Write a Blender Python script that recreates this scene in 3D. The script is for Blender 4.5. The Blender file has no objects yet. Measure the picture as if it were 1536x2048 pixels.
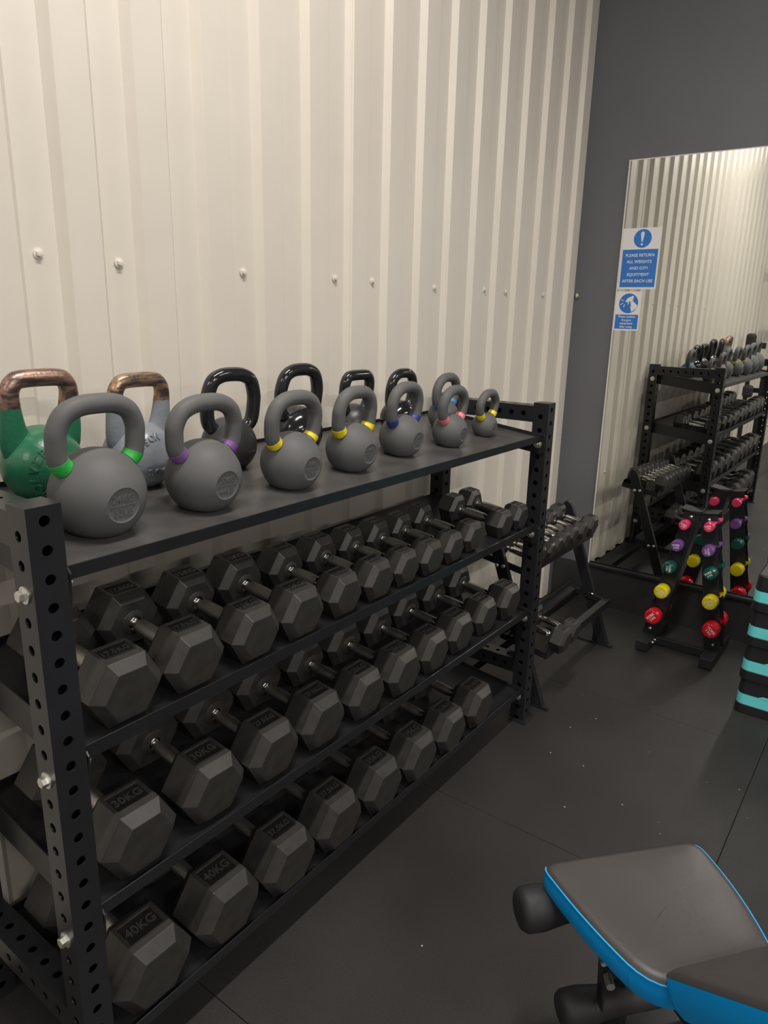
import bpy, bmesh, math, random
from mathutils import Vector, Matrix
random.seed(7)
PI = math.pi
C = bpy.context.scene.collection
sc = bpy.context.scene

# ------------------------------------------------------------------ camera
F_PX = 1433.94
cd = bpy.data.cameras.new('camera'); cam = bpy.data.objects.new('camera', cd); C.objects.link(cam)
rt = Vector((0.59886, -0.80055, 0.02208)); up_ = Vector((0.20154, 0.17733, 0.9633)); fw = Vector((0.77508, 0.57243, -0.26753))
cam.matrix_world = Matrix(((rt.x, up_.x, -fw.x, -0.5292), (rt.y, up_.y, -fw.y, -1.0857), (rt.z, up_.z, -fw.z, 1.6196), (0, 0, 0, 1)))
cd.sensor_fit = 'HORIZONTAL'; cd.sensor_width = 36; cd.lens = F_PX * 36 / 1536; cd.clip_start = .02
sc.camera = cam

# ------------------------------------------------------------------ world, light, exposure
w = bpy.data.worlds.new('world'); sc.world = w; w.use_nodes = True
w.node_tree.nodes['Background'].inputs[0].default_value = (.5, .52, .55, 1)
w.node_tree.nodes['Background'].inputs[1].default_value = .05
sc.view_settings.view_transform = 'Standard'; sc.view_settings.look = 'None'
sc.view_settings.gamma = 1; sc.view_settings.use_curve_mapping = False
sc.view_settings.exposure = 0.0
CEIL = 4.1
LAMP_COL = (1.0, .95, .89)
# (x, y, watts) ceiling battens, 1.5 m long along x
LAMPS = [(.45, -.62, 62), (1.9, -3.4, 54), (.45, -8.2, 70), (-3.85, -.62, 45), (-1.3, -4.4, 115), (-3.85, -4.4, 50), (-1.3, -8.2, 90)]  # second entry is an added fill lamp, brightens stand, signs and steps
for (lx, ly, pw) in LAMPS:
    ld = bpy.data.lights.new('ceiling_lamp_light', 'AREA'); ld.shape = 'RECTANGLE'; ld.size = 1.5; ld.size_y = .14
    ld.energy = pw; ld.color = LAMP_COL
    lo = bpy.data.objects.new('ceiling_lamp_light', ld); lo.location = (lx, ly, CEIL - .255); C.objects.link(lo)

# ------------------------------------------------------------------ materials
MATS = {}
def mat(name, col, rough=.5, metal=0, spec=.5, bump=None, mottle=None, coat=0, emit=None):
    """bump=(scale, strength, dist)  mottle=(scale, amount)"""
    m = bpy.data.materials.new(name); m.use_nodes = True; nt = m.node_tree
    b = nt.nodes['Principled BSDF']; b.inputs['Base Color'].default_value = (*col, 1)
    b.inputs['Roughness'].default_value = rough; b.inputs['Metallic'].default_value = metal
    b.inputs['Specular IOR Level'].default_value = spec; b.inputs['Coat Weight'].default_value = coat
    tc = nt.nodes.new('ShaderNodeTexCoord')
    if mottle:
        n = nt.nodes.new('ShaderNodeTexNoise'); n.inputs['Scale'].default_value = mottle[0]; n.inputs['Detail'].default_value = 5
        nt.links.new(tc.outputs['Object'], n.inputs['Vector'])
        r = nt.nodes.new('ShaderNodeMapRange'); r.inputs[1].default_value = .3; r.inputs[2].default_value = .7
        r.inputs[3].default_value = 1 - mottle[1]; r.inputs[4].default_value = 1 + mottle[1]
        nt.links.new(n.outputs[0], r.inputs[0])
        mx = nt.nodes.new('ShaderNodeVectorMath'); mx.operation = 'SCALE'; mx.inputs[0].default_value = col
        nt.links.new(r.outputs[0], mx.inputs['Scale']); nt.links.new(mx.outputs[0], b.inputs['Base Color'])
    if bump:
        n2 = nt.nodes.new('ShaderNodeTexNoise'); n2.inputs['Scale'].default_value = bump[0]; n2.inputs['Detail'].default_value = 3
        nt.links.new(tc.outputs['Object'], n2.inputs['Vector'])
        bp = nt.nodes.new('ShaderNodeBump'); bp.inputs['Strength'].default_value = bump[1]; bp.inputs['Distance'].default_value = bump[2]
        nt.links.new(n2.outputs[0], bp.inputs['Height']); nt.links.new(bp.outputs[0], b.inputs['Normal'])
    if emit:
        b.inputs['Emission Color'].default_value = (*emit[:3], 1); b.inputs['Emission Strength'].default_value = emit[3]
    MATS[name] = m
    return m
def worn(name, c1, c2, z0, rough, scale=90, amp=.02):
    """c1 below z0 (object space), c2 (bare worn bronze/iron) above, ragged edge"""
    m = mat(name, c1, rough, bump=(140, .35, .002)); nt = m.node_tree; b = nt.nodes['Principled BSDF']
    tc = nt.nodes['Texture Coordinate']; sp = nt.nodes.new('ShaderNodeSeparateXYZ'); nt.links.new(tc.outputs['Object'], sp.inputs[0])
    n = nt.nodes.new('ShaderNodeTexNoise'); n.inputs['Scale'].default_value = scale; n.inputs['Detail'].default_value = 4
    nt.links.new(tc.outputs['Object'], n.inputs['Vector'])
    a = nt.nodes.new('ShaderNodeMath'); a.operation = 'MULTIPLY_ADD'; a.inputs[1].default_value = amp; nt.links.new(n.outputs[0], a.inputs[0]); nt.links.new(sp.outputs[2], a.inputs[2])
    g = nt.nodes.new('ShaderNodeMath'); g.operation = 'GREATER_THAN'; g.inputs[1].default_value = z0 + amp * .5; nt.links.new(a.outputs[0], g.inputs[0])
    # bronze streaks over dark iron
    mp = nt.nodes.new('ShaderNodeMapping'); mp.inputs['Scale'].default_value = (14, 70, 60); nt.links.new(tc.outputs['Object'], mp.inputs[0])
    n2 = nt.nodes.new('ShaderNodeTexNoise'); n2.inputs['Scale'].default_value = 1.4; n2.inputs['Detail'].default_value = 6; nt.links.new(mp.outputs[0], n2.inputs['Vector'])
    cr = nt.nodes.new('ShaderNodeValToRGB'); cr.color_ramp.elements[0].position = .40; cr.color_ramp.elements[0].color = (.13, .10, .095, 1)
    cr.color_ramp.elements[1].position = .56; cr.color_ramp.elements[1].color = (*c2, 1); nt.links.new(n2.outputs[0], cr.inputs[0])
    mx = nt.nodes.new('ShaderNodeMix'); mx.data_type = 'RGBA'; mx.inputs[6].default_value = (*c1, 1); nt.links.new(cr.outputs[0], mx.inputs[7]); nt.links.new(g.outputs[0], mx.inputs[0])
    nt.links.new(mx.outputs[2], b.inputs['Base Color'])
    me = nt.nodes.new('ShaderNodeMath'); me.operation = 'MULTIPLY'; me.inputs[1].default_value = .75; nt.links.new(g.outputs[0], me.inputs[0]); nt.links.new(me.outputs[0], b.inputs['Metallic'])
    return m

M_CREAM = mat('cream_painted_steel', (.73, .675, .595), .34, spec=.5, bump=(3.0, .25, .02), mottle=(1.3, .02))
M_SCREW = mat('cream_screw_paint', (.74, .69, .61), .4)
M_CHAR = mat('charcoal_wall_paint', (.155, .158, .171), .55, spec=.25, mottle=(2, .05), bump=(60, .15, .002))
M_FIN = mat('black_powder_coat', (.017, .018, .021), .30, spec=.5, bump=(900, .12, .0006), mottle=(9, .12))
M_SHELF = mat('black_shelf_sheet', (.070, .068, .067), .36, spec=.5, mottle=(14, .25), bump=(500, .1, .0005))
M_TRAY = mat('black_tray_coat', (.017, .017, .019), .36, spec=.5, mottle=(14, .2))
M_RUB = mat('black_rubber_head', (.036, .0335, .031), .40, spec=.55, mottle=(26, .22), bump=(420, .25, .0007))
M_RUBM = mat('label_recess_rubber', (.012, .012, .012), .55, spec=.35)
M_LET = mat('raised_letter_rubber', (.055, .052, .048), .38, spec=.6)
M_CHR = mat('chrome', (.78, .76, .72), .14, metal=1, mottle=(60, .05))
M_KNURL = mat('knurled_chrome', (.58, .56, .53), .32, metal=1, bump=(2600, .7, .0006))
M_ZINC = mat('zinc_bolt', (.80, .80, .76), .42, metal=1)
M_KB = mat('matte_charcoal_powder_coat', (.115, .115, .116), .58, spec=.4, bump=(800, .25, .0005), mottle=(10, .05))
M_GLOSS = mat('glossy_black_enamel', (.016, .017, .019), .12, spec=.6, bump=(45, .12, .004), mottle=(15, .2))
M_SATIN = mat('satin_black_enamel', (.035, .035, .036), .36, spec=.5, bump=(260, .3, .001), mottle=(15, .2))
M_GREEN = mat('green_enamel', (.020, .150, .075), .30, spec=.6, bump=(160, .25, .002), mottle=(12, .15))
M_GREY = mat('pale_grey_enamel', (.24, .26, .29), .28, spec=.6, bump=(160, .25, .002), mottle=(12, .12))
M_GREENH = worn('worn_green_handle', (.020, .150, .075), (.40, .25, .20), .192, .36)
M_GREYH = worn('worn_grey_handle', (.24, .26, .29), (.46, .30, .18), .190, .34)
BAND = {k: mat(k + '_band', c, .42, mottle=(120, .12)) for k, c in dict(green=(.03, .42, .06), purple=(.20, .08, .30), yellow=(.86, .68, .015), blue=(.03, .05, .24), sky=(.05, .22, .50), pink=(.90, .22, .25)).items()}
VIN = {k: mat(k + '_vinyl', c, .16, spec=.6, coat=.3) for k, c in dict(pink=(.80, .045, .16), purple=(.20, .075, .30), green=(.005, .085, .065), yellow=(.86, .68, .01), red=(.68, .008, .022)).items()}
M_WHITE = mat('white_print', (.85, .83, .80), .5)
M_SIGNW = mat('white_sign_board', (.86, .84, .84), .3)
M_BLUE = mat('blue_sign_print', (.04, .20, .62), .3)
M_MIRROR = mat('mirror_silver', (.90, .915, .88), .0, metal=1)
M_TRIM = mat('dark_trim', (.03, .03, .032), .35, mottle=(10, .1))
M_TEAL = mat('teal_band', (.17, .78, .82), .4)
M_STEP = mat('black_step_plastic', (.020, .020, .023), .38, bump=(300, .2, .0006))
M_LEATH = mat('black_bench_leatherette', (.068, .062, .060), .42, spec=.5, bump=(700, .25, .0006), mottle=(5, .06))
M_CYAN = mat('blue_bench_leatherette', (.0, .36, .92), .38, spec=.4, bump=(600, .2, .0006))
M_PIPE = mat('bright_blue_piping', (.03, .45, .90), .5)
M_FOAM = mat('black_foam', (.025, .024, .026), .6, bump=(200, .2, .001))
M_PALE = mat('pale_peg', (.70, .66, .58), .4)
M_ROOM = mat('far_room_paint', (.45, .44, .42), .8)
M_CEILM = mat('ceiling_sheet', (.30, .30, .30), .8)
M_DIFF = mat('lamp_diffuser', (.9, .9, .9), .5, emit=(*LAMP_COL, 6))
M_DUST = mat('white_grit', (.7, .7, .68), .6)

def rubber_floor():
    m = mat('black_rubber_floor', (.030, .028, .028), .50, spec=.5, bump=(700, .5, .0012)); nt = m.node_tree; b = nt.nodes['Principled BSDF']
    geo = nt.nodes.new('ShaderNodeNewGeometry')
    n = nt.nodes.new('ShaderNodeTexNoise'); n.inputs['Scale'].default_value = 2.2; n.inputs['Detail'].default_value = 6; nt.links.new(geo.outputs['Position'], n.inputs['Vector'])
    s = nt.nodes.new('ShaderNodeTexNoise'); s.inputs['Scale'].default_value = 420; s.inputs['Detail'].default_value = 2; nt.links.new(geo.outputs['Position'], s.inputs['Vector'])
    r1 = nt.nodes.new('ShaderNodeMapRange'); r1.inputs[1].default_value = .3; r1.inputs[2].default_value = .7; r1.inputs[3].default_value = .78; r1.inputs[4].default_value = 1.22; nt.links.new(n.outputs[0], r1.inputs[0])
    r2 = nt.nodes.new('ShaderNodeMapRange'); r2.inputs[1].default_value = .45; r2.inputs[2].default_value = .75; r2.inputs[3].default_value = .85; r2.inputs[4].default_value = 2.0; nt.links.new(s.outputs[0], r2.inputs[0])
    mu = nt.nodes.new('ShaderNodeMath'); mu.operation = 'MULTIPLY'; nt.links.new(r1.outputs[0], mu.inputs[0]); nt.links.new(r2.outputs[0], mu.inputs[1])
    v = nt.nodes.new('ShaderNodeVectorMath'); v.operation = 'SCALE'; v.inputs[0].default_value = (.027, .0245, .024); nt.links.new(mu.outputs[0], v.inputs['Scale']); nt.links.new(v.outputs[0], b.inputs['Base Color'])
    return m
M_FLOOR = rubber_floor()

# ------------------------------------------------------------------ mesh helpers
class MB:
    def __init__(s): s.v = []; s.f = []
    def add(s, vs, fs):
        o = len(s.v); s.v += [tuple(p) for p in vs]; s.f += [tuple(i + o for i in f) for f in fs]; return o
    def box(s, x0, x1, y0, y1, z0, z1):
        s.add([(x0, y0, z0), (x1, y0, z0), (x1, y1, z0), (x0, y1, z0), (x0, y0, z1), (x1, y0, z1), (x1, y1, z1), (x0, y1, z1)],
              [(0, 3, 2, 1), (4, 5, 6, 7), (0, 1, 5, 4), (1, 2, 6, 5), (2, 3, 7, 6), (3, 0, 4, 7)])
    def prism(s, pts, a, b):
        """closed outline pts (3D) extruded from offset a to offset b (vectors)"""
        n = len(pts); a = Vector(a); b = Vector(b)
        vs = [Vector(p) + a for p in pts] + [Vector(p) + b for p in pts]
        s.add(vs, [tuple(range(n))[::-1], tuple(range(n, 2 * n))] + [(i, (i + 1) % n, (i + 1) % n + n, i + n) for i in range(n)])
    def tube(s, path, rad, seg=16, cap=True, sq=None):
        """sweep; rad float or list, sq=(normal) keeps frame; elliptical if rad item is (a,b)"""
        P = [Vector(p) for p in path]; n = len(P); rings = []
        ref = Vector(sq) if sq else Vector((0, 1, 0))
        for i, p in enumerate(P):
            t = (P[min(i + 1, n - 1)] - P[max(i - 1, 0)]).normalized()
            u = ref - t * ref.dot(t)
            if u.length < 1e-4: u = Vector((1, 0, 0)) - t * t.x
            u.normalize(); v = t.cross(u)
            r = rad[i] if isinstance(rad, (list, tuple)) else rad
            ra, rb = r if isinstance(r, (list, tuple)) else (r, r)
            rings.append([p + u * ra * math.cos(2 * PI * k / seg) + v * rb * math.sin(2 * PI * k / seg) for k in range(seg)])
        vs = [q for r in rings for q in r]; fs = []
        for i in range(n - 1):
            for k in range(seg):
                k2 = (k + 1) % seg; fs.append((i * seg + k, i * seg + k2, (i + 1) * seg + k2, (i + 1) * seg + k))
        if cap: fs += [tuple(range(seg))[::-1], tuple(range((n - 1) * seg, n * seg))]
        s.add(vs, fs)
    def lathe(s, prof, axis='y', seg=24, c=(0, 0, 0)):
        """prof list of (t, r) along axis"""
        c = Vector(c); vs = []; fs = []
        ax = {'x': 0, 'y': 1, 'z': 2}[axis]; o = [(1, 2), (2, 0), (0, 1)][ax]
        for (t, r) in prof:
            for k in range(seg):
                p = [0, 0, 0]; p[ax] = t; p[o[0]] = r * math.cos(2 * PI * k / seg); p[o[1]] = r * math.sin(2 * PI * k / seg); vs.append(c + Vector(p))
        for i in range(len(prof) - 1):
            for k in range(seg):
                k2 = (k + 1) % seg; fs.append((i * seg + k, i * seg + k2, (i + 1) * seg + k2, (i + 1) * seg + k))
        fs += [tuple(range(seg))[::-1], tuple(range((len(prof) - 1) * seg, len(prof) * seg))]
        s.add(vs, fs)
    def mesh(s, name, m, smooth=None):
        me = bpy.data.meshes.new(name); me.from_pydata(s.v, [], s.f); me.materials.append(m)
        bm = bmesh.new(); bm.from_mesh(me); bmesh.ops.recalc_face_normals(bm, faces=bm.faces)
        if smooth is not None:
            a = math.radians(smooth)
            for f in bm.faces: f.smooth = True
            for e in bm.edges:
                if len(e.link_faces) == 2 and e.calc_face_angle(0) > a: e.smooth = False
        bm.to_mesh(me); bm.free()
        return me
    def build(s, name, m, parent=None, smooth=None, bevel=0, loc=None, rot=None):
        return obj(name, s.mesh(name, m, smooth), parent, bevel, loc, rot)
def obj(name, me, parent=None, bevel=0, loc=None, rot=None):
    o = bpy.data.objects.new(name, me); C.objects.link(o)
    if parent: o.parent = parent
    if loc: o.location = loc
    if rot: o.rotation_euler = rot
    if bevel:
        b = o.modifiers.new('bevel', 'BEVEL'); b.width = bevel; b.segments = 2; b.limit_method = 'ANGLE'; b.angle_limit = math.radians(25)
    return o
def tag(o, label=None, cat=None, group=None, kind=None):
    for k, v in (('label', label), ('category', cat), ('group', group), ('kind', kind)):
        if v: o[k] = v
    return o
def thing(name, label, cat, loc=(0, 0, 0), rot=(0, 0, 0), group=None):
    o = bpy.data.objects.new(name, None); o.empty_display_size = .05; C.objects.link(o); o.location = loc; o.rotation_euler = rot
    return tag(o, label, cat, group)
def catmull(pts, n=6):
    P = [Vector(p) for p in pts]; P = [P[0] * 2 - P[1]] + P + [P[-1] * 2 - P[-2]]; out = []
    for i in range(1, len(P) - 2):
        for k in range(n):
            t = k / n; a, b, c, d = P[i - 1:i + 3]
            out.append(.5 * ((2 * b) + (c - a) * t + (2 * a - 5 * b + 4 * c - d) * t * t + (3 * b - a - 3 * c + d) * t ** 3))
    out.append(P[-2]); return out
_tx = {}
def text_mesh(txt, size=1, ext=.0, m=None, bold=0.0, spacing=1.0):
    key = (txt, round(size, 5), round(ext, 5), m.name, bold, spacing)
    if key in _tx: return _tx[key]
    cu = bpy.data.curves.new('t', 'FONT'); cu.body = txt; cu.size = size; cu.extrude = ext; cu.offset = bold * size
    cu.align_x = 'CENTER'; cu.align_y = 'CENTER'; cu.resolution_u = 3; cu.space_character = spacing
    o = bpy.data.objects.new('t', cu); C.objects.link(o)
    me = bpy.data.meshes.new_from_object(o.evaluated_get(bpy.context.evaluated_depsgraph_get()))
    bpy.data.objects.remove(o); bpy.data.curves.remove(cu)
    me.materials.clear(); me.materials.append(m); me.name = 'lettering'
    _tx[key] = me; return me

# ------------------------------------------------------------------ the room
WX = 3.384          # back (mirror) wall face
YC, YT = .522, .543 # corrugation crest / trough
P = .2018; AX0 = .608
b = MB(); b.box(-5.6, WX + .12, YT + .03, YT + .15, -.05, CEIL)
wall_left = b.build('wall_left', M_CHAR); tag(wall_left, kind='structure')
def sheet(x0, x1, dy):
    """x0..x1 with ribs aligned on the pitch"""
    pts = []; k = math.floor((x0 - AX0) / P) - 1; xs = []
    while AX0 + k * P < x1 + P:
        a = AX0 + k * P
        xs += [(a, YT), (a + .019, YC), (a + .102, YC), (a + .120, YT)]; k += 1
    def yat(x):
        for (p, q) in zip(xs, xs[1:]):
            if p[0] <= x <= q[0]: return p[1] + (q[1] - p[1]) * (x - p[0]) / (q[0] - p[0])
        return YT
    line = [(x0, yat(x0))] + [p for p in xs if x0 < p[0] < x1] + [(x1, yat(x1))]
    # small stiffening crease in the middle of each trough and crest
    front = [(x, y + dy) for x, y in line]; back = [(x, y + dy + .0012) for x, y in reversed(line)]
    return front + back
npan = 0
xa = AX0 - .19 + .003
seams = [xa + k * 1.009 for k in range(-5, 4)]
for i, s0 in enumerate([-5.55] + [s for s in seams if s > -5.5]):
    nxt = [s for s in seams if s > s0 + .1]; s1 = min(nxt[0] + .012 if nxt else WX, WX)
    if s1 - s0 < .05: continue
    pts = sheet(s0, s1, -.0016 * (i % 2))
    n = len(pts); h = n // 2; bm_ = MB()
    vs = [(x, y, 0) for x, y in pts] + [(x, y, CEIL) for x, y in pts]
    fs = [(j, (j + 1) % n, (j + 1) % n + n, j + n) for j in range(n)]
    for j in range(h - 1):
        fs.append((j, n - 1 - j, n - 2 - j, j + 1)); fs.append((j + n, j + 1 + n, n - 2 - j + n, n - 1 - j + n))
    bm_.add(vs, fs)
    o = bm_.build('wall_panel', M_CREAM, wall_left, bevel=.0025)
sm = MB(); sm.lathe([(0, .0125), (-.002, .0125), (-.003, .0085)], 'y', 20); sm.lathe([(-.003, .0075), (-.009, .0072), (-.0095, .006)], 'y', 6)
scr = sm.mesh('wall_screw', M_SCREW, 40)
for k in (-24, -19, -15, -12, -9, -7, -4, -2, 0, 1, 3, 5, 6, 8, 10, 11, 13):
    for z in (1.725, .62, 3.2):
        if z != 1.725 and k in (0, 6, 10, -4): continue
        obj('wall_screw', scr, wall_left, loc=(.36 + P * k, YT - .0017, z + random.uniform(-.006, .006)))
obj('wall_screw', scr, wall_left, loc=(.36 + P * 14.9, YC - .0017, 1.733))
for (x, z) in ((.62, 1.505), (1.62, 2.02), (2.06, 2.55)):   # small dents pressed into the ribs
    pass
b = MB(); b.box(WX, WX + .12, -11.2, YT + .03, -.05, CEIL); tag(b.build('wall_back', M_CHAR), kind='structure')
b = MB(); b.box(-5.72, -5.6, -11.2, YT + .15, -.05, CEIL); tag(b.build('wall_near', M_ROOM), kind='structure')
b = MB(); b.box(-5.6, WX + .12, -11.32, -11.2, -.05, CEIL); tag(b.build('wall_right', M_ROOM), kind='structure')
b = MB(); b.box(-5.72, WX + .12, -11.32, YT + .15, CEIL, CEIL + .1); tag(b.build('ceiling', M_CEILM), kind='structure')
b = MB(); b.box(-5.6, WX, -11.2, YT + .03, -.05, -.012); floor = b.build('floor', M_TRIM); tag(floor, kind='structure')
XS = [-5.6] + [2.355 + 1.005 * k for k in range(-7, 2)]; XS = sorted(x for x in XS if x < WX); XS.append(WX)
YS = [-11.2] + [-.832 + 1.0 * k for k in range(-10, 2)] + [YC - .003]
tiles = {}
for i in range(len(XS) - 1):
    for j in range(len(YS) - 1):
        x0, x1, y0, y1 = XS[i], XS[i + 1], YS[j], YS[j + 1]
        if x1 - x0 < .02 or y1 - y0 < .02: continue
        key = (round(x1 - x0, 3), round(y1 - y0, 3))
        if key not in tiles:
            t = MB(); g = .0009; dx, dy = x1 - x0, y1 - y0
            t.box(-dx / 2 + g, dx / 2 - g, -dy / 2 + g, dy / 2 - g, -.012, 0); tiles[key] = t.mesh('rubber_tile', M_FLOOR)
        obj('rubber_tile', tiles[key], floor, bevel=.0012, loc=((x0 + x1) / 2, (y0 + y1) / 2, 0))
# grit on the floor
b = MB(); rr = random.Random(3)
for k in range(26):
    x, y = (rr.uniform(.6, 2.6), rr.uniform(-1.0, -.1)); s = rr.choice((.0012, .0015, .002, .003))
    b.add([(x - s, y, .0002), (x, y - s, .0002), (x + s, y, .0002), (x, y + s, .0002), (x, y, s)], [(0, 1, 4), (1, 2, 4), (2, 3, 4), (3, 0, 4), (3, 2, 1, 0)])
tag(b.build('floor_grit', M_DUST), 'scattered white specks of grit on the rubber floor', 'grit', kind='stuff')

# ceiling battens, the second one added only as fill
for i, (lx, ly, pw) in enumerate(LAMPS):
    t = thing('ceiling_light', ['long white batten light above the kettlebell shelf', 'added white batten light that brightens the mirror end', 'long white batten light by the far right wall, mirror side', 'rearmost white batten light near the ribbed wall', 'long white batten light over the open floor beside the viewer', 'rearmost white batten light over the open floor', 'long white batten light by the far right wall, behind the viewer'][i], 'light', (lx, ly, CEIL))
    b = MB(); b.box(-.78, .78, -.09, .09, -.235, -.19); b.build('housing', M_WHITE, t)
    b = MB(); b.box(-.75, .75, -.07, .07, -.25, -.235); b.build('diffuser', M_DIFF, t)
    for hx in (-.5, .48):
        b = MB(); b.box(hx, hx + .02, -.01, .01, -.19, 0); b.build('hanger', M_TRIM, t)

# mirrors and the ledge they stand on
MX = 3.374
b = MB(); b.box(MX - .012, WX, -.60, YC - .01, 0, .232); tag(b.build('baseboard_back', M_TRIM), kind='structure')
b = MB(); b.box(MX - .030, WX, -.604, .305, .232, .240); b.box(MX - .030, MX - .026, -.604, .305, .240, .246)
tag(b.build('trim_1', M_FIN), kind='structure')
mr = thing('wall_mirror', 'tall frameless wall mirror carrying two blue signs', 'mirror', (MX, 0, .2405))
b = MB(); b.box(0, .006, -.606, .307, 0, 2.149); b.build('mirror_glass', M_MIRROR, mr)
b = MB(); b.box(.0062, .0095, -.606, .307, 0, 2.149); b.build('backing', M_TRIM, mr)
b = MB(); b.box(-.0015, .0, .302, .307, 0, 2.149); b.box(-.0015, 0, -.6, .302, 2.145, 2.149); b.build('edge_strip', M_WHITE, mr)
mr2 = thing('wall_mirror', 'second wall mirror, right of the one with the signs', 'mirror', (MX, 0, .2405))
b = MB(); b.box(0, .006, -1.525, -.612, 0, 2.149); b.build('mirror_glass', M_MIRROR, mr2)
b = MB(); b.box(MX - .030, WX, -1.6, -.604, .03, .240); tag(b.build('trim_2', M_TRIM), kind='structure')

# signs
SX = Matrix(((0, 0, -1, 0), (-1, 0, 0, 0), (0, 1, 0, 0), (0, 0, 0, 1)))
def sign(name, label, y1, z0, wd, ht):
    t = thing(name, label, 'sign'); t.matrix_world = Matrix.Translation((MX - .0016, y1, z0)) @ SX
    b = MB(); b.box(0, wd, 0, ht, -.0012, 0); b.build('board', M_SIGNW, t); return t
def disc(cx, cy, r, z, seg=40): return [(cx + r * math.cos(2 * PI * k / seg), cy + r * math.sin(2 * PI * k / seg), z) for k in range(seg)]
def plate(t, name, polys, m, z0, z1):
    b = MB()
    for p in polys: b.prism([(q[0], q[1], 0) for q in p], (0, 0, z0), (0, 0, z1))
    return b.build(name, m, t)
s1 = sign('safety_sign', 'larger blue and white sign asking to return all weights', .300, 1.767, .196, .298)
plate(s1, 'blue_circle', [disc(.103, .247, .045, 0)], M_BLUE, 0, .0004)
plate(s1, 'exclamation_mark', [disc(.1015, .219, .0055, 0, 20), [(.0985, .231), (.1045, .231), (.1105, .268), (.1100, .274), (.1060, .279), (.1015, .281), (.0970, .279), (.0930, .274), (.0925, .268)]], M_WHITE, .0004, .0008)
plate(s1, 'blue_panel', [[(.008, .010), (.188, .010), (.188, .195), (.008, .195)]], M_BLUE, 0, .0004)
for i, tx in enumerate(('PLEASE RETURN', 'ALL WEIGHTS', 'AND GYM', 'EQUITMENT', 'AFTER EACH USE')):
    o = obj('lettering', text_mesh(tx, .0205, .0002, M_WHITE, .012), s1, loc=(.098, .166 - .0315 * i, .0006))
s2 = sign('safety_sign', 'smaller blue and white sign asking to sanitise equipment', .301, 1.558, .131, .198)
plate(s2, 'blue_circle', [disc(.0675, .138, .050, 0)], M_BLUE, 0, .0004)
def ic(pl): # crop pixels -> board metres
    return [((x - 232 - (1500 - y) * .03) / 372 * .125, (1765 - y) / 600 * .198 - .002) for x, y in pl][::-1]
plate(s2, 'hand_pictogram', [ic([(465, 1318), (505, 1305), (540, 1338), (578, 1372), (560, 1420), (492, 1470), (470, 1410), (478, 1370)]),
      ic([(388, 1308), (420, 1262), (470, 1238), (505, 1222), (518, 1240), (503, 1268), (506, 1296), (466, 1318), (446, 1304), (440, 1352), (425, 1364), (428, 1322), (396, 1322)]),
      ic([(312, 1288), (318, 1282), (365, 1300), (362, 1308)]), ic([(306, 1360), (350, 1332), (356, 1340), (312, 1368)]), ic([(356, 1394), (376, 1354), (386, 1358), (368, 1400)])], M_WHITE, .0004, .0008)
plate(s2, 'blue_panel', [[(.005, .008), (.125, .008), (.125, .081), (.005, .081)]], M_BLUE, 0, .0004)
for i, tx in enumerate(('Please sanitise', 'the gym', 'equipment', 'after using')):
    obj('lettering', text_mesh(tx, .0158, .0002, M_WHITE, .012), s2, loc=(.065, .0705 - .0172 * i, .0006))

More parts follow.
